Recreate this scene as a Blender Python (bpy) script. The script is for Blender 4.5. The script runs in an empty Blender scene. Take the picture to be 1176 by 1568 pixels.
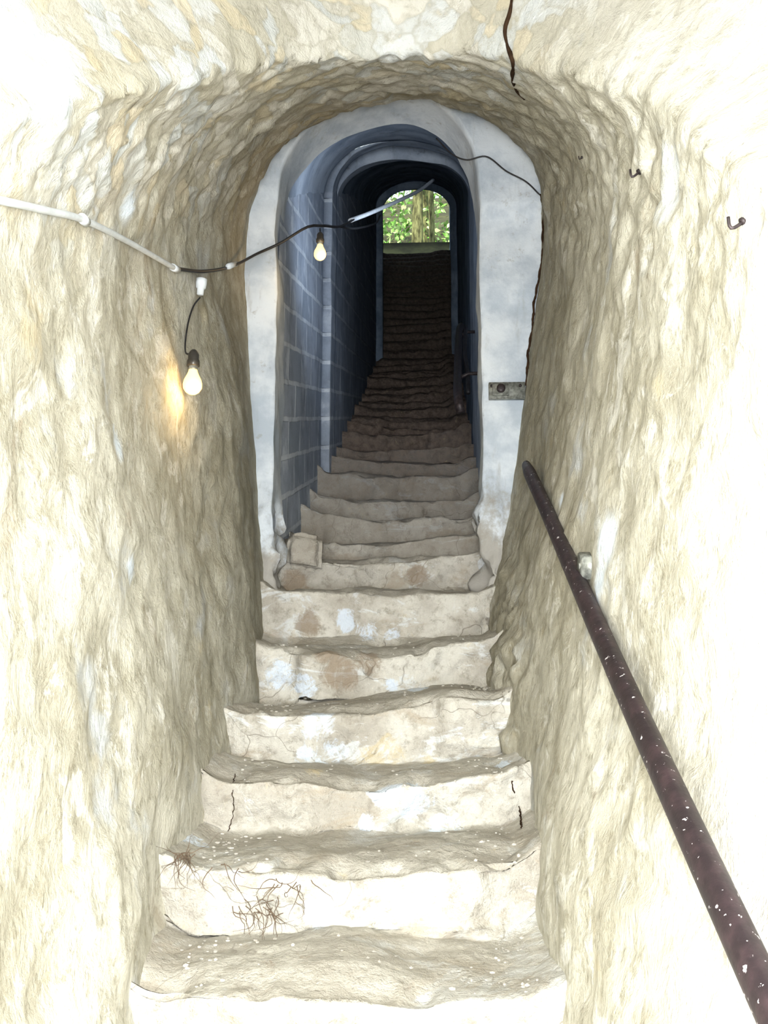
import bpy, math, random
import numpy as np
from mathutils import Vector, Matrix, Euler
from mathutils.bvhtree import BVHTree
random.seed(7); rng=np.random.default_rng(7)
scn=bpy.context.scene
scn.view_settings.view_transform='Standard'
scn.view_settings.look='None'

# ------------------------------------------------------------ camera
PITCH=11.2; YAW=2.1; FPX=1524.0
cd=bpy.data.cameras.new('camera'); cam=bpy.data.objects.new('camera',cd)
scn.collection.objects.link(cam)
cd.sensor_fit='VERTICAL'; cd.sensor_height=36; cd.lens=35; cd.clip_start=.02; cd.clip_end=200
cam.rotation_euler=Euler((math.radians(90+PITCH),0,math.radians(YAW)))
scn.camera=cam
RM=cam.rotation_euler.to_matrix()
def ray(px,py):
    return (RM@Vector(((px-588)/FPX,-(py-784)/FPX,-1))).normalized()
def at_y(px,py,Y):
    d=ray(px,py); return d*(Y/d.y)

# ------------------------------------------------------------ noise
def _h(ix,iy,iz,seed):
    h=(ix.astype(np.int64)*374761393+iy.astype(np.int64)*668265263+iz.astype(np.int64)*2147483647+seed*1274126177)&0xffffffff
    h=((h^(h>>13))*1274126177)&0xffffffff
    h=((h^(h>>16))*2246822519)&0xffffffff
    h=h^(h>>15)
    return (h&0xffff)/32767.5-1
def vn(P,sc,seed=0):
    Q=P*np.array(sc); I=np.floor(Q).astype(np.int64); f=Q-I; f=f*f*(3-2*f)
    x,y,z=I[...,0],I[...,1],I[...,2]; r=0
    for a in (0,1):
        for b in (0,1):
            for c in (0,1):
                w=(f[...,0] if a else 1-f[...,0])*(f[...,1] if b else 1-f[...,1])*(f[...,2] if c else 1-f[...,2])
                r=r+w*_h(x+a,y+b,z+c,seed)
    return r
def fbm(P,sc,oct=4,seed=0):
    sc=np.array(sc,float); r=0; a=1
    for o in range(oct):
        r=r+a*vn(P+o*3.7,sc,seed+o); sc=sc*2.03; a*=.5
    return r
def ss(x): x=np.clip(x,0,1); return x*x*(3-2*x)

# ------------------------------------------------------------ materials
class Mt:
    def __init__(s,name):
        s.m=bpy.data.materials.new(name); s.m.use_nodes=True
        s.t=s.m.node_tree; s.t.nodes.clear()
        s.out=s.t.nodes.new('ShaderNodeOutputMaterial')
        s.b=s.t.nodes.new('ShaderNodeBsdfPrincipled')
        s.t.links.new(s.b.outputs[0],s.out.inputs[0])
        s.b.inputs['Specular IOR Level'].default_value=.2
        s.b.inputs['Roughness'].default_value=.9
    def set(s,node,key,v):
        i=node.inputs[key]
        if isinstance(v,bpy.types.NodeSocket): s.t.links.new(v,i)
        else:
            if hasattr(i.default_value,'__len__') and len(i.default_value)==4 and len(v)==3: v=(*v,1)
            i.default_value=v
    def geo(s):
        if not hasattr(s,'_g'): s._g=s.t.nodes.new('ShaderNodeNewGeometry')
        return s._g
    def pos(s): return s.geo().outputs['Position']
    def nz(s):
        n=s.t.nodes.new('ShaderNodeSeparateXYZ'); s.set(n,0,s.geo().outputs['Normal']); return n.outputs[2]
    def mp(s,scale=(1,1,1),loc=(0,0,0),rot=(0,0,0)):
        n=s.t.nodes.new('ShaderNodeMapping'); s.set(n,0,s.pos()); n.inputs['Scale'].default_value=scale
        n.inputs['Location'].default_value=loc; n.inputs['Rotation'].default_value=rot
        return n.outputs[0]
    def noise(s,sc,det=6,rough=.6,vec=None,dist=0):
        n=s.t.nodes.new('ShaderNodeTexNoise'); s.set(n,'Vector',vec or s.pos()); s.set(n,'Scale',sc); s.set(n,'Detail',min(det,6)); s.set(n,'Roughness',rough); s.set(n,'Distortion',dist)
        return n.outputs[0]
    def warp(s,vec,amt,sc=2.5):
        nz=s.t.nodes.new('ShaderNodeTexNoise'); s.set(nz,'Scale',sc); s.set(nz,'Vector',s.pos()); s.set(nz,'Detail',3.)
        ad=s.t.nodes.new('ShaderNodeVectorMath'); ad.operation='MULTIPLY_ADD'
        s.set(ad,0,nz.outputs['Color']); ad.inputs[1].default_value=(amt,amt,amt); s.set(ad,2,vec); return ad.outputs[0]
    def vor(s,sc,vec=None,feat='F1',out='Distance'):
        n=s.t.nodes.new('ShaderNodeTexVoronoi'); n.feature=feat; s.set(n,'Vector',vec or s.pos()); s.set(n,'Scale',sc); return n.outputs[out]
    def rng(s,v,a,b,c=0.,d=1.):
        n=s.t.nodes.new('ShaderNodeMapRange'); n.interpolation_type='SMOOTHSTEP'; s.set(n,0,v); s.set(n,1,a); s.set(n,2,b); s.set(n,3,c); s.set(n,4,d); return n.outputs[0]
    def math(s,op,a,b=0.):
        n=s.t.nodes.new('ShaderNodeMath'); n.operation=op; s.set(n,0,a); s.set(n,1,b); return n.outputs[0]
    def mix(s,f,a,b):
        n=s.t.nodes.new('ShaderNodeMix'); n.data_type='RGBA'
        for k,v in ((0,f),(6,a),(7,b)): s.set(n,k,v)
        return n.outputs[2]
    def axis(s,k):
        n=s.t.nodes.new('ShaderNodeSeparateXYZ'); s.set(n,0,s.pos()); return n.outputs[k]
    def attr(s,name):
        n=s.t.nodes.new('ShaderNodeAttribute'); n.attribute_name=name; return n.outputs['Fac']
    def bump(s,h,st,dist=.02):
        n=s.t.nodes.new('ShaderNodeBump'); s.set(n,'Height',h); s.set(n,'Strength',st); s.set(n,'Distance',dist)
        if hasattr(s,'_bn'): s.set(n,'Normal',s._bn)
        s._bn=n.outputs[0]; s.set(s.b,'Normal',s._bn)
    def col(s,c): s.set(s.b,'Base Color',c); return s
def simple(name,c,rough=.5,metal=0,spec=.4,var=.25,sc=30):
    m=Mt(name); n=m.noise(sc,5)
    m.col(m.mix(m.rng(n,.35,.65),tuple(x*(1-var) for x in c),tuple(min(1,x*(1+var)) for x in c)))
    m.b.inputs['Roughness'].default_value=rough; m.b.inputs['Metallic'].default_value=metal; m.b.inputs['Specular IOR Level'].default_value=spec
    m.bump(n,.2,.003); return m.m

def rock_mat():
    m=Mt('rough_limestone_wall')
    big=m.noise(2.2,6,.68)
    c=m.mix(m.rng(big,.38,.62),(.41,.39,.315),(.60,.585,.505))
    fine=m.noise(16,6,.75)
    c=m.mix(m.rng(fine,.50,.70,0,.75),c,(.27,.25,.185))
    st=m.noise(1,6,.72,m.mp((7,7,5.5),rot=(.7,.2,0)),.8)
    c=m.mix(m.rng(st,.54,.62,0,.6),c,(.76,.76,.72))
    st2=m.noise(1,6,.75,m.mp((14,14,10),rot=(.9,.2,0),loc=(2,1,3)),.8)
    c=m.mix(m.rng(st2,.54,.62,0,.42),c,(.25,.23,.165))
    och=m.noise(3.3,5,.6,m.mp(loc=(5,2,1)))
    c=m.mix(m.rng(och,.62,.72,0,.4),c,(.56,.46,.27))
    blu=m.noise(2.6,6,.6,m.mp(loc=(-3,7,4)))
    c=m.mix(m.rng(blu,.58,.70,0,.6),c,(.60,.66,.74))
    rd=m.noise(2.1,6,.75,m.mp(loc=(-8,2,7)),.5)
    c=m.mix(m.rng(rd,.60,.68,0,.45),c,(.30,.24,.17))
    mv=m.warp(m.mp((1,1,1.25)),.35,5.)
    vc=m.vor(8.,mv,'F1','Color'); sp=m.t.nodes.new('ShaderNodeSeparateColor'); m.set(sp,0,vc)
    ed=m.vor(8.,mv,'DISTANCE_TO_EDGE')
    mc=m.mix(m.rng(sp.outputs[0],.2,.8),(.46,.44,.36),(.68,.67,.62))
    mc=m.mix(m.rng(sp.outputs[1],.76,.82,0,.55),mc,(.60,.49,.28))
    mc=m.mix(m.rng(sp.outputs[2],.70,.76,0,.6),mc,(.56,.64,.73))
    mc=m.mix(m.rng(ed,.0,.09,.5,0),mc,(.28,.26,.20))
    mc=m.mix(m.rng(fine,.46,.68,0,.6),mc,c)
    mas=m.attr('mas'); c=m.mix(m.math('MULTIPLY',mas,.75),c,mc)
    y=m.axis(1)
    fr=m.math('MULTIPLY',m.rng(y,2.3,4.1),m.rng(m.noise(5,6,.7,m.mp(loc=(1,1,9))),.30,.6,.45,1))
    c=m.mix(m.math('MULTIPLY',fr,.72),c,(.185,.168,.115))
    fo=m.attr('flash_white'); c=m.mix(m.math('MULTIPLY',fo,m.rng(m.noise(3,6,.7,m.mp(loc=(1,8,9))),.35,.6,.85,.4)),c,(.84,.835,.815))  # flash overexposure painted into the colour: near stone mixed towards white
    p=m.attr('pale'); pf=m.math('MULTIPLY',p,m.rng(m.noise(12,6,.6),.32,.5,.2,1))
    c=m.mix(pf,c,(.70,.78,.87))
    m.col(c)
    m.bump(m.noise(1,6,.7,m.mp((12,12,9),rot=(.7,.2,0)),.6),.6,.022)
    m.bump(fine,.6,.012)
    return m.m
def step_mat():
    m=Mt('worn_plastered_step')
    a=m.noise(3,6,.66); f=m.noise(22,6,.75)
    c=m.mix(m.rng(a,.38,.60),(.41,.385,.335),(.60,.585,.53))
    c=m.mix(m.rng(f,.48,.68,0,.75),c,(.28,.255,.21))
    n=m.noise(2.3,6,.72,m.mp((1.3,1.3,2.8),loc=(4,4,1)),.8)
    c=m.mix(m.rng(n,.55,.61,0,.65),c,(.68,.72,.74))
    n=m.noise(2.9,6,.72,m.mp((1,1,2),loc=(8,1,1)),.5)
    c=m.mix(m.rng(n,.54,.66,0,.6),c,(.38,.32,.24))
    v=m.vor(2.7,m.warp(m.mp((1,1.1,1.3)),.5,3.5),'DISTANCE_TO_EDGE')
    c=m.mix(m.math('MULTIPLY',m.rng(v,.0,.010,.7,0),m.rng(m.noise(1.9,3,.5,m.mp(loc=(3,3,9))),.48,.54)),c,(.15,.13,.10))
    tr=m.rng(m.nz(),.45,.85); c=m.mix(m.math('MULTIPLY',tr,m.rng(f,.35,.6,.3,.7)),c,(.38,.36,.31))
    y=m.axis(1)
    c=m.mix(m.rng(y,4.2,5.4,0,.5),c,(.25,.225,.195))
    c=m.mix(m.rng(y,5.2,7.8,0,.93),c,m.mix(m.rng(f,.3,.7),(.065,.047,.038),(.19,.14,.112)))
    nn=m.noise(6,6,.78,None,1.5)
    p=m.attr('pale'); pf=m.rng(m.math('ADD',m.math('MULTIPLY',p,.27),nn),.65,.78)
    c=m.mix(m.math('MULTIPLY',pf,.85),c,(.64,.72,.82))
    nn=m.noise(9,6,.78,m.mp(loc=(5,5,5)),1.5)
    w=m.attr('och'); wf=m.rng(m.math('ADD',m.math('MULTIPLY',w,.22),nn),.60,.78)
    c=m.mix(m.math('MULTIPLY',wf,.6),c,(.55,.46,.27))
    nn=m.noise(7,6,.78,m.mp(loc=(9,5,5)),1.5)
    b=m.attr('brn'); bf=m.rng(m.math('ADD',m.math('MULTIPLY',b,.28),nn),.58,.80)
    c=m.mix(m.math('MULTIPLY',bf,.75),c,(.26,.20,.14))
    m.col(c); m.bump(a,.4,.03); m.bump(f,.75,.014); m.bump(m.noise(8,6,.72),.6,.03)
    return m.m
def plaster_mat(name,c1,c2,dark=(.20,.17,.13),amt=.6,foot=None):
    m=Mt(name); a=m.noise(2.5,6,.66); f=m.noise(16,6,.72)
    c=m.mix(m.rng(a,.38,.62),c1,c2)
    s=m.noise(1,6,.7,m.mp((9,9,1.5),loc=(2,2,2)))
    c=m.mix(m.rng(s,.56,.72,0,amt),c,dark)
    c=m.mix(m.rng(f,.60,.72,0,.5),c,dark)
    if foot is not None:
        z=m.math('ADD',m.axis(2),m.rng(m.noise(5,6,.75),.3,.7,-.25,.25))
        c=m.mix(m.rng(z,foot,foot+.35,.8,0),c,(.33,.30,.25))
    m.col(c); m.bump(a,.3,.03); m.bump(f,.4,.008); return m.m
def block_mat():
    m=Mt('painted_block_wall')
    y=m.axis(1); z=m.axis(2)
    v=m.math('SUBTRACT',z,m.math('MULTIPLY',y,.30))
    cx=m.t.nodes.new('ShaderNodeCombineXYZ'); m.set(cx,0,y); m.set(cx,1,v)
    b=m.t.nodes.new('ShaderNodeTexBrick'); m.set(b,'Vector',m.warp(cx.outputs[0],.02,5.)); m.set(b,'Scale',1.0)
    m.set(b,'Brick Width',.45); m.set(b,'Row Height',.2); m.set(b,'Mortar Size',.017); m.set(b,'Mortar Smooth',.4)
    m.set(b,'Color1',(.36,.42,.51)); m.set(b,'Color2',(.50,.56,.66)); m.set(b,'Mortar',(.74,.80,.87))
    a=m.noise(5,6,.7)
    c=m.mix(m.rng(a,.42,.66,0,.6),b.outputs[0],(.25,.29,.36))
    c=m.mix(m.rng(m.noise(3,6,.66,m.mp(loc=(3,3,3))),.54,.66,0,.6),c,(.72,.78,.85))
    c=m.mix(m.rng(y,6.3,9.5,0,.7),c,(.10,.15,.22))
    m.col(c); m.bump(b.outputs['Fac'],.4,.010); m.bump(a,.4,.015); return m.m

M_rock=rock_mat(); M_step=step_mat()
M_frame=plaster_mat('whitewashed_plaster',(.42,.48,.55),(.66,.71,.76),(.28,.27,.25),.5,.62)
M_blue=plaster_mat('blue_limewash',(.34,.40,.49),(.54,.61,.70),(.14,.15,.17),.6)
M_dk=plaster_mat('dark_blue_plaster',(.12,.17,.24),(.24,.31,.41),(.04,.05,.06),.6)  # darker blue plaster for the middle and upper vaults
M_block=block_mat()
M_iron=simple('rusty_painted_iron',(.030,.022,.024),.5,.3,.5,.5,60)
M_black=simple('black_cable',(.015,.015,.017),.5)
M_white=simple('white_pvc_conduit',(.58,.62,.66),.5,0,.4,.08)
M_soc=simple('bakelite_socket',(.03,.028,.025),.35)
M_crack=simple('crack_recess',(.035,.02,.012),.95,0,.05)
M_twig=simple('dry_root',(.13,.09,.06),.9)
M_steel=simple('weathered_steel',(.24,.25,.23),.5,.3,.5,.4,50)
M_stone=plaster_mat('broken_stone',(.36,.34,.30),(.54,.52,.48),(.25,.2,.15),.5)
m=Mt('iron_handrail_paint')
sp=m.noise(75,3,.55)
c=m.mix(m.rng(m.noise(20,6,.6),.4,.65),(.020,.013,.016),(.042,.025,.030)); c=m.mix(m.rng(sp,.67,.70),c,(.6,.58,.6)); m.col(c)
m.b.inputs['Roughness'].default_value=.5; m.b.inputs['Metallic'].default_value=.2; m.b.inputs['Specular IOR Level'].default_value=.5
m.bump(m.noise(40,6),.35,.004); M_rail=m.m
def emis(name,c,s):
    m=Mt(name); m.set(m.b,'Emission Color',c); m.b.inputs['Emission Strength'].default_value=s
    m.set(m.b,'Base Color',c); return m.m
M_bulb=emis('lit_bulb_glass',(1,.60,.20),2.6)

# ------------------------------------------------------------ mesh helpers
def link(ob,parent=None):
    scn.collection.objects.link(ob)
    if parent: ob.parent=parent
    return ob
def gridmesh(name,P,mat,N=None,attrs=None,parent=None):
    nu,nv=P.shape[:2]
    idx=np.arange(nu*nv).reshape(nu,nv)
    F=np.stack([idx[:-1,:-1],idx[1:,:-1],idx[1:,1:],idx[:-1,1:]],-1).reshape(-1,4)
    me=bpy.data.meshes.new(name)
    me.from_pydata(P.reshape(-1,3).tolist(),[],F.tolist())
    me.polygons.foreach_set('use_smooth',[True]*len(F)); me.materials.append(mat)
    if attrs:
        for k,v in attrs.items():
            a=me.attributes.new(k,'FLOAT','POINT'); a.data.foreach_set('value',v.reshape(-1).astype(np.float32))
    me.update()
    if N is not None: me.normals_split_custom_set_from_vertices(N.reshape(-1,3).tolist())
    return link(bpy.data.objects.new(name,me),parent)
def gnorm(P):
    n=np.cross(np.gradient(P,axis=0),np.gradient(P,axis=1)); return n/(np.linalg.norm(n,axis=-1,keepdims=True)+1e-12)
def bvh_of(P):
    nu,nv=P.shape[:2]; idx=np.arange(nu*nv).reshape(nu,nv)
    F=np.stack([idx[:-1,:-1],idx[1:,:-1],idx[1:,1:],idx[:-1,1:]],-1).reshape(-1,4)
    return BVHTree.FromPolygons(P.reshape(-1,3).tolist(),F.tolist())
class MB:
    def __init__(s): s.v=[];s.f=[];s.mi=[];s.mats=[]
    def add(s,v,f,mat):
        if mat not in s.mats: s.mats.append(mat)
        o=len(s.v); s.v+= [tuple(x) for x in v]; s.f+=[tuple(i+o for i in q) for q in f]; s.mi+=[s.mats.index(mat)]*len(f)
    def tube(s,pts,r,mat,n=10,cap=True,flat=1.0):
        pts=[Vector(p) for p in pts]; rr=r if isinstance(r,(list,tuple)) else [r]*len(pts)
        V=[];F=[]; up=None
        for i,p in enumerate(pts):
            t=(pts[min(i+1,len(pts)-1)]-pts[max(i-1,0)]).normalized()
            if up is None: up=Vector((0,0,1)) if abs(t.z)<.9 else Vector((1,0,0))
            a=t.cross(up).normalized(); b=a.cross(t).normalized(); up=b
            for k in range(n):
                w=2*math.pi*k/n; V.append(p+a*math.cos(w)*rr[i]+b*math.sin(w)*rr[i]*flat)
        for i in range(len(pts)-1):
            for k in range(n): F.append((i*n+k,i*n+(k+1)%n,(i+1)*n+(k+1)%n,(i+1)*n+k))
        if cap: F.append(tuple(range(n))[::-1]); F.append(tuple((len(pts)-1)*n+k for k in range(n)))
        s.add(V,F,mat)
    def lathe(s,o,prof,mat,axis=Vector((0,0,1)),n=24):
        q=Vector((0,0,1)).rotation_difference(axis); V=[];F=[]
        for r,h in prof:
            for k in range(n):
                w=2*math.pi*k/n; V.append(Vector(o)+q@Vector((r*math.cos(w),r*math.sin(w),h)))
        for i in range(len(prof)-1):
            for k in range(n): F.append((i*n+k,i*n+(k+1)%n,(i+1)*n+(k+1)%n,(i+1)*n+k))
        F.append(tuple(range(n))[::-1]); F.append(tuple((len(prof)-1)*n+k for k in range(n)))
        s.add(V,F,mat)
    def box(s,c,size,mat,rot=None,bev=.15):
        import bmesh
        sx,sy,sz=[x/2 for x in size]; b=min(sx,sy,sz)*bev*2
        B=bmesh.new(); bmesh.ops.create_cube(B,size=1)
        for v in B.verts: v.co=Vector((v.co.x*2*sx,v.co.y*2*sy,v.co.z*2*sz))
        bmesh.ops.bevel(B,geom=B.edges[:],offset=b*.5,segments=2,affect='EDGES')
        B.verts.index_update(); R=rot or Matrix.Identity(3)
        s.add([R@v.co+Vector(c) for v in B.verts],[tuple(v.index for v in f.verts) for f in B.faces],mat); B.free()
    def make(s,name,smooth=True,parent=None):
        me=bpy.data.meshes.new(name); me.from_pydata(s.v,[],s.f)
        for m in s.mats: me.materials.append(m)
        me.polygons.foreach_set('material_index',s.mi); me.polygons.foreach_set('use_smooth',[smooth]*len(s.f))
        me.update(); return link(bpy.data.objects.new(name,me),parent)
def cr(pts,n):
    P=np.array(pts,float); P=np.vstack([2*P[0]-P[1],P,2*P[-1]-P[-2]])
    K=len(P)-3; t=np.linspace(0,K-1e-6,n*4); i=t.astype(int); f=(t-i)[:,None]
    a,b,c,d=P[i],P[i+1],P[i+2],P[i+3]
    Q=.5*((2*b)+(-a+c)*f+(2*a-5*b+4*c-d)*f**2+(-a+3*b-3*c+d)*f**3)
    L=np.r_[0,np.cumsum(np.linalg.norm(np.diff(Q,axis=0),axis=1))]
    u=np.linspace(0,L[-1],n)
    return np.stack([np.interp(u,L,Q[:,k]) for k in range(Q.shape[1])],1)

def Fl(Y):
    Y=np.asarray(Y,float)
    return np.where(Y<12,-1.756+.512*Y+.06*ss((Y-3.9)/.6),4.45+.715*(Y-12))

# ------------------------------------------------------------ near rough tunnel
prof=[(-.66,-.45),(-.70,0),(-.745,.4),(-.79,1.0),(-.825,1.5),(-.815,1.84),(-.68,2.13),(-.42,2.32),(-.10,2.40),(.20,2.36),(.45,2.19),(.585,1.94),(.575,1.5),(.51,1.0),(.43,.5),(.33,0),(.29,-.45)]
NV=280
pr=cr(prof,NV)
tan=np.gradient(pr,axis=0); nrm2=np.stack([-tan[:,1],tan[:,0]],1); nrm2/=np.linalg.norm(nrm2,axis=1,keepdims=True)
ys=np.arange(-2.2,4.5,.020)
t=np.linspace(0,1,NV)
Yg=np.repeat(ys[:,None],NV,1); T=np.repeat(t[None],len(ys),0)
kY=np.maximum(3.0-np.where(T>.5,62,85)*(T-.5)**2,.2)
amp=.45*np.exp(-((T-.5)/np.where(T>.5,.19,.15))**2)
kn=fbm(np.stack([T*6,Yg*0+.3,T*0],-1),(1,1,1),3,5)
wd=.14+np.abs(T-.5)*1.6
off=amp*ss((kY+.05*kn-Yg)/wd)
X=pr[None,:,0]+nrm2[None,:,0]*off; H=pr[None,:,1]+nrm2[None,:,1]*off
P=np.stack([X,Yg,Fl(Yg)+H],-1)
d=.038*fbm(P,(1.3,1.3,1.2),2,1)+.012*fbm(P,(5,5,6),3,11)
RT=np.array([[1,0,0],[0,.70,.71],[0,-.71,.70]])
mk=1-np.abs(vn(P@RT.T,(11,11,9),31)); d=d-.008*mk**3
rough=ss((T-.3)/.08)*ss((.72-T)/.08)
cob=np.abs(vn(P,(11,11,11),41)); d=d+rough*(-.018*(1-cob)**2+.011*fbm(P,(20,20,20),2,51))
ru=ss((.16-(1-T))/.08)*ss((Yg-3.2)/.3); d=d-ru*.04*np.abs(fbm(P,(9,9,9),3,57))
d=d*(1-.6*ss((Yg-4.1)/.3))
P[...,0]+=nrm2[None,:,0]*d; P[...,2]+=nrm2[None,:,1]*d
Pn=P; Nn=gnorm(P); bv_wall=bvh_of(Pn)
def hitw(px,py,off=.01):
    d=ray(px,py); h=bv_wall.ray_cast(Vector((0,0,0)),d)
    if h[0] is None: return d*3
    n=h[1]; n=n if n.dot(d)<0 else -n
    return h[0]+n*off
def blobs(P,lst,hf):
    a=np.zeros(P.shape[:2])
    for px,py,r in lst:
        c=np.array(hf(px,py,0)); a=np.maximum(a,ss(1.6-np.linalg.norm(P-c,axis=-1)/r))
    return a
wallpale=blobs(Pn,[(180,682,.035),(176,668,.02),(928,830,.06),(918,895,.045),(60,120,.09),(860,765,.02),(30,60,.1),(200,310,.05),(85,90,.05),(200,870,.03)],hitw)
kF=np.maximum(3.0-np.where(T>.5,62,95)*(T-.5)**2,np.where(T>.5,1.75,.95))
flash_white=ss((kF+.15*kn-Yg)/.5+.3)  # mask of the near area painted as blown out by flash
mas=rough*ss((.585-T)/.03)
i1=int(NV*.33); i2=int(NV*.69)
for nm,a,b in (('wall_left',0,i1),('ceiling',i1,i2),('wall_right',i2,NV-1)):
    gridmesh(nm,Pn[:,a:b+1],M_rock,Nn[:,a:b+1],{'pale':wallpale[:,a:b+1],'flash_white':(flash_white*(1-.65*mas))[:,a:b+1],'mas':mas[:,a:b+1]})

# ------------------------------------------------------------ staircase
nos=[]
for k in range(-11,25):
    nos.append((2.33+.39*k+(random.uniform(-.045,.045) if k>1 else 0), -.565+.2*k+(.07 if k>=5 else 0)+(.03 if k==4 else 0)+random.uniform(-.018,.018)*(2.0 if k>5 else 1)))
for j in range(18):
    nos.append((11.69+.355*(j+1), 4.305+.255*(j+1)))
path=[];kid=[];tp=[]
for k in range(len(nos)-1):
    Y,Z=nos[k]; Z0=nos[k-1][1] if k else Z-.2; Y2=nos[k+1][0]
    nr,ntd=(16,20) if k<26 else (6,6)
    for i in range(nr):
        f=i/nr; path.append((Y+.05*(1-f)**.8, Z0+(Z-Z0)*f)); kid.append(k); tp.append(f)
    for i in range(ntd):
        f=i/ntd; path.append((Y+(Y2+.05-Y)*f, Z-.025*(1-f)+.015*f)); kid.append(k); tp.append(1+f)
path=np.array(path); kid=np.array(kid); tp=np.array(tp)
for _ in range(7):
    sm=path.copy(); sm[1:-1]=.25*path[:-2]+.5*path[1:-1]+.25*path[2:]; path=sm
xs=np.linspace(-.95,.75,130)
S=np.zeros((len(xs),len(path),3)); S[...,0]=xs[:,None]; S[...,1]=path[None,:,0]; S[...,2]=path[None,:,1]
K=np.repeat(kid[None],len(xs),0); Xg=S[...,0].copy()
q=np.stack([Xg*1.0,K*5.3,K*0.+.5],-1)
fade=1-.5*ss((S[...,1]-12)/1)
S[...,1]+=(.080*fbm(q,(2.2,1,1),4,3))*fade
tilt=np.array([random.uniform(-.05,.05) for _ in range(len(nos))])
S[...,2]+=tilt[K]*(Xg+.17)*fade
wear=np.exp(-((Xg+.17)/.28)**2); nosew=np.exp(-((tp[None]-1)/.22)**2)
S[...,2]+=(.034*fbm(q+9,(2.4,1,1),3,8)-.026*wear*nosew)*fade
S[...,1]+=.02*wear*nosew
edge=ss((-.58-Xg)/.14)+ss((Xg-.24)/.12)
S[...,2]+=.05*edge*fade*ss((S[...,1]-1)/1)
n1=fbm(S,(5,5,5),3,21); n2=fbm(S,(22,22,22),3,22); ch=np.clip(vn(S,(5,9,9),77)-.1,0,1)+.9*np.clip(vn(S,(14,14,14),78)-.15,0,1)
Ns=gnorm(S); flat=1-.45*ss((Ns[...,2]-.6)/.3)
S+=Ns*((.024*n1*flat+.008*n2*flat-.060*ch*nosew)*fade)[...,None]
Ns=gnorm(S); bv_st=bvh_of(S)
def hits(px,py,off=.0):
    d=ray(px,py); h=bv_st.ray_cast(Vector((0,0,0)),d)
    if h[0] is None: return d*3
    n=h[1]; n=n if n.dot(d)<0 else -n
    return h[0]+n*off
pale=blobs(S,[(530,950,.05),(565,970,.05),(600,975,.045),(430,1035,.07),(465,1050,.05),(640,1055,.04),(490,1110,.06),(510,1150,.06),(470,1165,.05),(600,1050,.03),(590,1215,.05),(640,1230,.06),(680,1260,.06),(560,1260,.03),(380,1062,.04),(770,1172,.03),(330,1405,.03),(490,1395,.04),(300,1290,.04)],hits)
och=blobs(S,[(570,1165,.05),(660,1165,.04),(595,1135,.03),(480,1180,.03),(610,1160,.04)],hits)
brn=blobs(S,[(520,1030,.07),(560,1010,.05),(500,1000,.05),(640,880,.05),(470,955,.05),(450,890,.06)],hits)
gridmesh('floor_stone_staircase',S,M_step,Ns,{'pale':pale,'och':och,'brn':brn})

import bmesh
B=bmesh.new(); bmesh.ops.create_icosphere(B,subdivisions=1,radius=1); B.verts.index_update()
iv=np.array([v.co[:] for v in B.verts]); iff=[tuple(v.index for v in f.verts) for f in B.faces]; B.free()
r=MB()
for i in range(420):
    yy=random.uniform(2.2,4.3)
    if random.random()<.6: xx=random.choice([-.60+abs(random.gauss(0,.07)),.26-abs(random.gauss(0,.06))])
    else: xx=random.uniform(-.6,.25)
    h=bv_st.ray_cast(Vector((xx,yy,4)),Vector((0,0,-1)))
    if h[0] is None or abs(h[1].z)<.6: continue
    s=random.uniform(.002,.006)*(1.4 if random.random()<.06 else 1)
    V=iv*np.array([random.uniform(.7,1.5),random.uniform(.7,1.4),random.uniform(.4,.9)])*s*rng.uniform(.8,1.2,(len(iv),1))+np.array(h[0])+np.array([0,0,s*.3])
    r.add(V.tolist(),iff,M_stone)
r.make('stone_grit',False)

# ------------------------------------------------------------ plastered arch frame
op=[(-.655,-.45),(-.665,.6),(-.67,1.3),(-.68,1.74),(-.63,2.03),(-.44,2.25),(-.12,2.36),(.08,2.30),(.22,2.13),(.29,1.88),(.29,1.3),(.29,.6),(.285,-.45)]
ot=[(-1.15,-.45),(-1.15,.6),(-1.15,1.3),(-1.15,1.8),(-.95,2.3),(-.5,2.65),(-.12,2.75),(.3,2.7),(.6,2.45),(.85,2.0),(.85,1.3),(.85,.6),(.85,-.45)]
NO=260; o1=cr(op,NO); ot2=cr(ot,NO)
YF=4.40
rows=[]
Fz=float(Fl(4.5))
for f in np.linspace(1,0,40): rows.append(np.stack([o1[:,0]*(1-f)+ot2[:,0]*f,np.full(NO,YF),Fz+o1[:,1]*(1-f)+ot2[:,1]*f],1))
for f in np.linspace(.04,1,12): rows.append(np.stack([o1[:,0],np.full(NO,YF+.26*f),Fz+o1[:,1]],1))
G=np.stack(rows,0)
Hh=G[...,2]-Fz; fm=(np.arange(52)<40)[:,None]
G[...,1]-=np.where(fm,.055*ss((Hh-1.70)/.03)*(G[...,0]>0)+.015*ss((Hh-1.8)/.06)*(G[...,0]<0),0)
G[...,1]+=np.where(fm,.016*fbm(G,(5,5,5),4,61),0)
G[...,0]+=.010*fbm(G,(4,4,4),4,62)
low=ss((.42-Hh)/.2); G[...,0]+=.07*low*vn(G,(7,7,7),63)+.04*low*vn(G,(18,18,18),65); G[...,1]-=low*.05*np.abs(fbm(G,(9,9,9),3,64))
gridmesh('door_frame',G[:, ::-1][::-1],M_frame,None)

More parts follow.
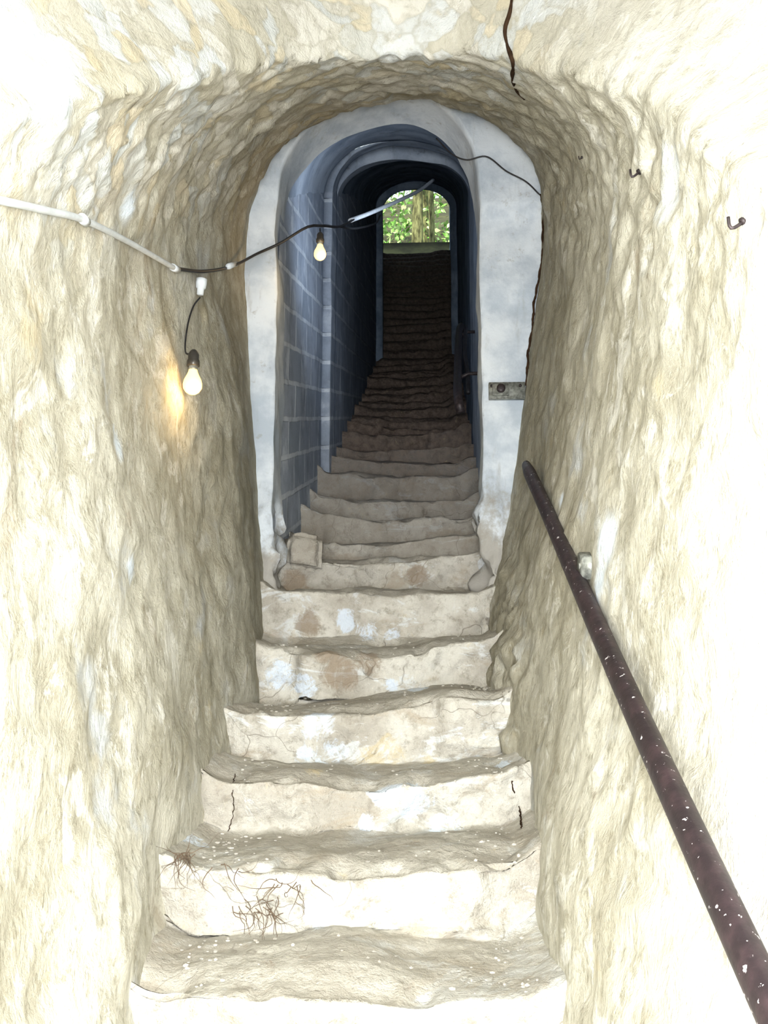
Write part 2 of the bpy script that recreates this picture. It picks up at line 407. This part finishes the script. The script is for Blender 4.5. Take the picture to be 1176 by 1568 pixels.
# ------------------------------------------------------------ inner tunnel
yi=np.unique(np.r_[np.arange(4.5,12.3,.05),np.arange(12.3,18.3,.12),[6.8,6.805,7.12,7.125,11.8,11.805,12.1,12.105,6.45,6.46]])
def inner_prof(Y):
    rib=0.
    for a,b,h in ((6.803,7.122,.10),(11.803,12.102,.10)):
        if a<Y<b: rib=h
    full=rib if Y>11 else 0
    xl=np.interp(Y,[4.5,6.45,6.46,12,12.4,18],[-.68,-.66,-.605,-.53,-.62,-.72])+full*.8
    xr=np.interp(Y,[4.5,12,12.4,18],[.34,.50,.62,.62])-full*.8
    hs=np.interp(Y,[4.5,6.8],[1.80,1.97])-(.04 if rib else 0); hc=np.interp(Y,[4.5,7,9],[2.44,2.36,2.34])-rib+(0.10 if Y>12.1 else 0)
    cx=(xl+xr)/2; w=(xr-xl)/2
    P=list(np.stack([np.full(50,xl),np.linspace(-.5,hs,50)],1))
    for k in range(1,40):
        w_=math.pi*(1-k/40); P.append(np.array([cx+w*math.cos(w_),hs+(hc-hs)*math.sin(w_)**.9]))
    P+=list(np.stack([np.full(50,xr),np.linspace(hs,-.5,50)],1))
    return np.array(P)
I=np.zeros((len(yi),139,3))
for a,Y in enumerate(yi):
    p=inner_prof(Y); I[a,:,0]=p[:,0]; I[a,:,1]=Y; I[a,:,2]=float(Fl(Y))+p[:,1]
ca=(np.arange(139)>=50)&(np.arange(139)<=88)
I[...,0]+=.006*fbm(I,(3,3,3),3,71)
I[...,2]+=np.where(ca[None],.018*fbm(I,(3,3,3),3,72),0)
s12=int(np.searchsorted(yi,11.8)); sA=int(np.searchsorted(yi,7.125))
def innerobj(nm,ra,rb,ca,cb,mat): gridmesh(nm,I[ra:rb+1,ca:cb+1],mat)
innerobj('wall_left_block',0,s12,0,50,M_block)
innerobj('ceiling_barrel_vault',0,sA,50,88,M_blue)
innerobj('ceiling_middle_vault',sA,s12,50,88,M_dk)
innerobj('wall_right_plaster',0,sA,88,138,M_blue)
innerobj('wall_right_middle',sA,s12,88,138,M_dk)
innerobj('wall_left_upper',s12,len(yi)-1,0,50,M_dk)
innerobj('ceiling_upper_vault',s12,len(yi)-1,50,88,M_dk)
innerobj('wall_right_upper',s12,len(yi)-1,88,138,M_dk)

# ------------------------------------------------------------ handrail (right)
def railpt(Y,a=.43,b=1.05): return Vector((a,Y,-b+.512*Y))
r=MB()
pts=[railpt(y) for y in np.linspace(.3,3.94,34)]
for p in pts: p.x+=.003*math.sin(p.y*2.2)
r.tube(pts,[.024]*33+[.018],M_rail,14,flat=1.25)
for yb,pp in ((2.72,(905,866)),(1.1,None)):
    a=railpt(yb)
    w=hitw(pp[0],pp[1],.0) if pp else Vector((.56,yb,a.z))
    mid=Vector((w.x-.03,w.y,w.z))
    r.tube([a,a+Vector((.01,0,.02)),mid,w+Vector((.05,0,0))],.008,M_steel,8)
    r.box(w+Vector((-.005,0,0)),(.05,.07,.06),M_steel,Euler((.4,0,.1)).to_matrix())
r.make('handrail')
r=MB()
q=[at_y(706,632,5.0),at_y(701,606,5.05),at_y(701,570,5.5),at_y(702,530,6.1),at_y(704,503,6.6),at_y(709,500,6.7),at_y(709,516,6.75)]
r.tube([Vector(p) for p in cr([tuple(p) for p in q],40)],.024,M_iron,10)
for (px,py,Y) in ((701,580,5.4),(703,515,6.4)):
    a=at_y(px,py,Y); r.tube([a,a+Vector((.06,0,.03)),Vector((.44,a.y,a.z+.03))],.011,M_iron,8)
q=[at_y(713,500,6.2),at_y(712,540,5.8),at_y(716,575,5.6),at_y(717,602,5.5)]
r.tube([Vector(p) for p in cr([tuple(p) for p in q],24)],.013,M_black,8)
r.make('iron_wall_handrail')

# ------------------------------------------------------------ latch on right jamb
r=MB(); c=at_y(776,599,4.375)
r.box(c,(.165,.03,.078),M_steel,bev=.12)
r.box(c+Vector((-.03,-.022,0)),(.075,.03,.055),M_steel,bev=.2)
r.lathe(c+Vector((-.03,-.05,0)),[(.006,0),(.020,0),(.020,.02),(.012,.03)],M_iron,Vector((0,1,0)),16)
for dx in(-.07,.06): r.lathe(c+Vector((dx,-.022,.02)),[(.002,0),(.007,.002),(.007,.01)],M_iron,Vector((0,1,0)),10)
r.make('door_latch_plate')

# ------------------------------------------------------------ cables
def smooth(pts,n=50): return [Vector(p) for p in cr([tuple(p) for p in pts],n)]
r=MB()
pp=[(-160,285),(-60,296),(0,305),(60,318),(120,335),(190,370),(262,412)]
w=[hitw(a,b,.014) for a,b in pp]
r.tube(smooth(w),.0085,M_white,10)
for a,b in ((120,335),(262,412)):
    p=hitw(a,b,.014); q=hitw(a+8,b+4,.014); dd=(q-p).normalized()*.025
    r.tube([p-dd,p+dd],.0125,M_white,12)
r.make('white_wall_conduit')
r=MB()
w=[hitw(262,412,.014),hitw(300,420,.03),hitw(345,406,.03),at_y(395,388,4.25),at_y(430,372,4.3),at_y(470,348,4.32),at_y(495,346,4.4),at_y(520,347,4.7),at_y(542,336,5.0)]
r.tube(smooth(w,70),.0065,M_black,8)
w=[at_y(520,347,4.7),at_y(545,350,5.2),at_y(575,342,6.0),at_y(582,330,6.6)]
r.tube(smooth(w,30),.006,M_black,8)
r.tube([hitw(339,408,.03),hitw(351,404,.03)],.012,M_white,10)
w=[at_y(536,338,4.95),at_y(570,325,5.35),at_y(620,303,6.0),at_y(645,290,6.5),at_y(663,276,6.85)]
r.tube(smooth(w,40),.012,M_white,10)
r.make('lighting_cable')
r=MB()
w=[at_y(668,212,4.35),at_y(692,236,4.34),at_y(715,245,4.33),at_y(745,240,4.32),at_y(775,262,4.32),at_y(805,278,4.32),at_y(826,298,4.32)]
r.tube(smooth(w,50),.0038,M_black,8)
r.make('black_arch_cable')
r=MB()
w=[at_y(826,298,4.35),at_y(833,325,4.35),at_y(831,360,4.36),at_y(830,400,4.38),at_y(820,450,4.38),at_y(815,500,4.38),at_y(808,550,4.38),at_y(806,590,4.38)]
w=smooth(w,80); ph=[math.sin(i*.37)*.5+math.sin(i*.91+1)*.5 for i in range(80)]
w=[p+Vector((ph[i]*.004,0,0)) for i,p in enumerate(w)]
r.tube(w,[.006+.003*ph[(i*3)%80]*.6 for i in range(80)],M_crack,6)
r.make('jamb_joint_gap')

def bulb(px,py,Y,s=1.0,tilt=(0,0,1),cable=None):
    c=at_y(px,py,Y) if Y else hitw(px,py,.045)
    r=MB(); ax=Vector(tilt).normalized()
    prof=[(.001,-.036),(.012,-.034),(.022,-.027),(.029,-.015),(.030,-.002),(.027,.012),(.020,.026),(.015,.038),(.0135,.046)]
    r.lathe(c,[(a*s,b*s) for a,b in prof],M_bulb,ax)
    r.lathe(c+ax*.044*s,[(.0138*s,0),(.0142*s,.006*s),(.013*s,.008*s),(.0142*s,.012*s),(.013*s,.016*s)],M_steel,ax)
    r.lathe(c+ax*.056*s,[(.017*s,0),(.020*s,.003),(.020*s,.018*s),(.017*s,.024*s),(.017*s,.04*s),(.012*s,.05*s),(.006*s,.056*s)],M_soc,ax)
    top=c+ax*.11*s
    if cable: r.tube(smooth([top-ax*.01]+cable,24),.003,M_black,8)
    o=r.make('light_bulb')
    l=bpy.data.lights.new('bulb_glow','POINT'); l.energy=1.8; l.color=(1,.68,.3); l.shadow_soft_size=.03
    lo=bpy.data.objects.new('bulb_glow',l); lo.location=c+Vector((.03,-.045,-.05)); link(lo,o)
    return o
bulb(276,592,None,1.08,(0,0,1),[hitw(278,540,.015),hitw(284,500,.008),hitw(292,470,.010),hitw(296,454,.026)])
bulb(490,388,4.3,.95,(0,0,1),[at_y(490,350,4.32)])
r=MB(); c=hitw(297,436,.03)
r.lathe(c,[(.006,-.045),(.012,-.043),(.013,-.02),(.018,-.018),(.020,0),(.020,.016),(.010,.02)],M_white,Vector((.1,-.1,1)).normalized(),20)
r.make('empty_lamp_socket')

for (px,py) in ((980,262),(1140,338),(892,240)):
    s=.7 if px>900 else .4
    c=hitw(px,py,0); n=(Vector((-.1,c.y,float(Fl(c.y))+1.3))-c).normalized()
    r=MB(); r.tube(smooth([c-n*.02,c+n*.03*s,c+n*.045*s+Vector((0,0,.012*s)),c+n*.035*s+Vector((-.01*s,0,.03*s))],14),.0045*s,M_iron,8)
    r.lathe(c+n*.002,[(.012*s,0),(.012*s,.004),(.006*s,.006)],M_iron,n,12)
    r.make('iron_wall_hook')
r=MB()
cp=[(790,-60),(786,-20),(781,20),(774,45),(777,70),(786,95),(785,120),(792,140),(803,152)]
w=smooth([hitw(a,b,.001) for a,b in cp],60)
r.tube(w,[.0040+.0060*abs(math.sin(i*.33))*(1-i/75) for i in range(60)],M_crack,6)
r.make('ceiling_crack')
def crackpts(pts,hf,rad=.003,n=40):
    r=MB()
    w=smooth([hf(a,b,.0) for a,b in pts],n)
    w=[p+Vector((random.uniform(-1,1),random.uniform(-1,1),random.uniform(-1,1)))*.002 for p in w]
    r.tube(w,[rad*random.uniform(.5,1.2) for _ in w],M_crack,5); r.make('step_crack')
crackpts([(360,1185),(356,1210),(358,1240),(350,1272)],hits,.0018)
crackpts([(784,1195),(787,1212),(795,1235),(799,1268)],hits,.003)

# dried roots
r=MB()
def strand(c,n,spread,ln):
    for i in range(n):
        a=Vector(c)+Vector((random.gauss(0,spread),random.gauss(0,.010)-.005,random.gauss(0,spread*.4)))
        p=[a]; d=Vector((random.gauss(0,.8),random.gauss(-.25,.3),random.gauss(-.6,.6))).normalized()
        for k in range(6):
            d=(d+Vector((random.gauss(0,.5),random.gauss(0,.25),random.gauss(-.08,.4)))).normalized(); a=a+d*ln*random.uniform(.6,1.3)
            p.append(a.copy())
        r.tube(smooth(p,12),[.0013*(1-j/14) for j in range(12)],M_twig,5,cap=False)
strand(hits(400,1380,.02),24,.04,.018)
strand(hits(435,1350,.02),12,.025,.018)
strand(hits(360,1330,.015),6,.03,.018)
strand(hits(278,1318,.02),20,.015,.018)
r.make('dried_root_tangle')

def rock(c,sz,seed,mat=M_stone,rot=(0,0,0)):
    B=bmesh.new(); bmesh.ops.create_cube(B,size=2); bmesh.ops.bevel(B,geom=B.edges[:],offset=.3,segments=3,affect='EDGES')
    bmesh.ops.triangulate(B,faces=B.faces[:]); bmesh.ops.subdivide_edges(B,edges=B.edges[:],cuts=5,use_grid_fill=True); B.verts.index_update()
    V=np.array([v.co[:] for v in B.verts])
    V*=np.array(sz)/2; R=np.array(Euler(rot).to_matrix()); V=V@R.T
    V+=V/np.linalg.norm(V,axis=1,keepdims=True)*(.018*fbm(V,(10,10,10),3,seed)+.006*vn(V,(40,40,40),seed+1))[:,None]
    V+=np.array(c); me=bpy.data.meshes.new('stone')
    me.from_pydata(V.tolist(),[],[[v.index for v in f.verts] for f in B.faces]); B.free()
    me.polygons.foreach_set('use_smooth',[True]*len(me.polygons)); me.materials.append(mat); me.update()
    return link(bpy.data.objects.new('broken_stone_block',me))
rock(at_y(464,850,4.74),(.17,.26,.18),1,M_step,(0,.08,.15))

# ------------------------------------------------------------ outside
m=Mt('leafy_ground'); a=m.noise(1.5,6); m.col(m.mix(m.rng(a,.4,.6),(.03,.03,.010),(.06,.062,.02))); M_gr=m.m
gx=np.linspace(-12,12,40); gy=np.r_[np.linspace(17.9,20,8),np.linspace(20.5,45,40)]
GP=np.zeros((len(gx),len(gy),3)); GP[...,0]=gx[:,None]; GP[...,1]=gy[None]; GP[...,2]=8.86+np.maximum(0,gy[None]-19.5)*.62
GP[...,2]+=.2*vn(GP,(.6,.6,.6),5)*ss((GP[...,1]-19)/3)
gridmesh('ground_hillside',GP,M_gr)
m=Mt('bark'); a=m.noise(1,6,.65,m.mp((14,14,3))); m.col(m.mix(m.rng(a,.35,.65),(.04,.038,.015),(.24,.24,.10))); m.bump(a,.6,.03); M_bark=m.m
for x,y,rr,ln in ((-.02,22.0,.12,.06),(.36,23.0,.065,-.05),(.16,24.5,.09,.1)):
    r=MB(); z0=8.86+max(0,y-19.5)*.62-.3
    r.tube(smooth([(x,y,z0),(x+ln*.3,y,z0+1.5),(x+ln,y+.1,z0+4),(x+ln*1.5,y+.3,z0+8)],30),[rr*(1.25-.025*i) for i in range(30)],M_bark,14)
    for k in range(5):
        zz=z0+4+k*.8; an=random.uniform(0,6.28)
        r.tube(smooth([(x+ln*.7,y,zz),(x+math.cos(an)*.8,y+math.sin(an)*.8,zz+.7),(x+math.cos(an)*1.6,y+math.sin(an)*1.6,zz+1.0)],10),[.05-.004*i for i in range(10)],M_bark,8)
    r.make('tree')
m=Mt('sunlit_leaf'); a=m.noise(3,4); m.col(m.mix(m.rng(a,.4,.6),(.14,.34,.05),(.62,.85,.32))); M_leaf=m.m
nL=11000
V=[];F=[]
C=np.stack([rng.uniform(-3.5,3.5,nL),rng.uniform(20.5,28,nL),np.zeros(nL)],1)
C[:,2]=8.9+np.maximum(0,C[:,1]-19.5)*.62+rng.uniform(0,1,nL)*5
keep=(fbm(C,(1.0,1.0,1.0),3,91)>-.15)&((np.abs(C[:,0]-.15)>.3)|(C[:,1]>23.3)); C=C[keep]
for c in C:
    a=Vector(rng.normal(size=3)).normalized(); b=a.cross(Vector(rng.normal(size=3))).normalized(); s=random.uniform(.05,.12); c=Vector(c); o=len(V)
    V+=[c-a*s,c-b*s*.5+a*s*.1,c+a*s,c+b*s*.5+a*s*.1]; F.append((o,o+1,o+2,o+3))
r=MB(); r.add(V,F,M_leaf); r.make('foliage',False)

# ------------------------------------------------------------ lights
w=bpy.data.worlds.new('world'); scn.world=w; w.use_nodes=True
bg=w.node_tree.nodes['Background']; bg.inputs[0].default_value=(.72,.84,1,1); bg.inputs[1].default_value=2.0
def lamp(name,typ,loc,e,col=(1,1,1),size=.1,rot=None):
    l=bpy.data.lights.new(name,typ); l.energy=e; l.color=col
    if typ=='POINT': l.shadow_soft_size=size
    if typ=='AREA': l.size=size
    if typ=='SUN': l.angle=size
    o=bpy.data.objects.new(name,l); o.location=loc
    if rot: o.rotation_euler=rot
    return link(o)
lamp('camera_flash','POINT',(.03,-.05,.09),255,(.99,.99,.98),.12)
lamp('entrance_daylight','AREA',(-.1,-1.6,-.2),190,(.96,.98,1),1.3,(math.radians(105),0,0))
o=lamp('inner_fill','SPOT',(.20,5.0,2.55),26,(.72,.84,1),.1); o.data.shadow_soft_size=.15; o.data.spot_size=math.radians(110); o.data.spot_blend=1  # added bluish fill without a fixture, brightens the inner corridor
o.rotation_euler=Vector((-.9,.62,.32)).to_track_quat('-Z','Y').to_euler()
s=lamp('sun','SUN',(0,10,30),9,(1,.95,.8),.02); s.rotation_euler=Vector((.25,.55,-.8)).to_track_quat('-Z','Y').to_euler()
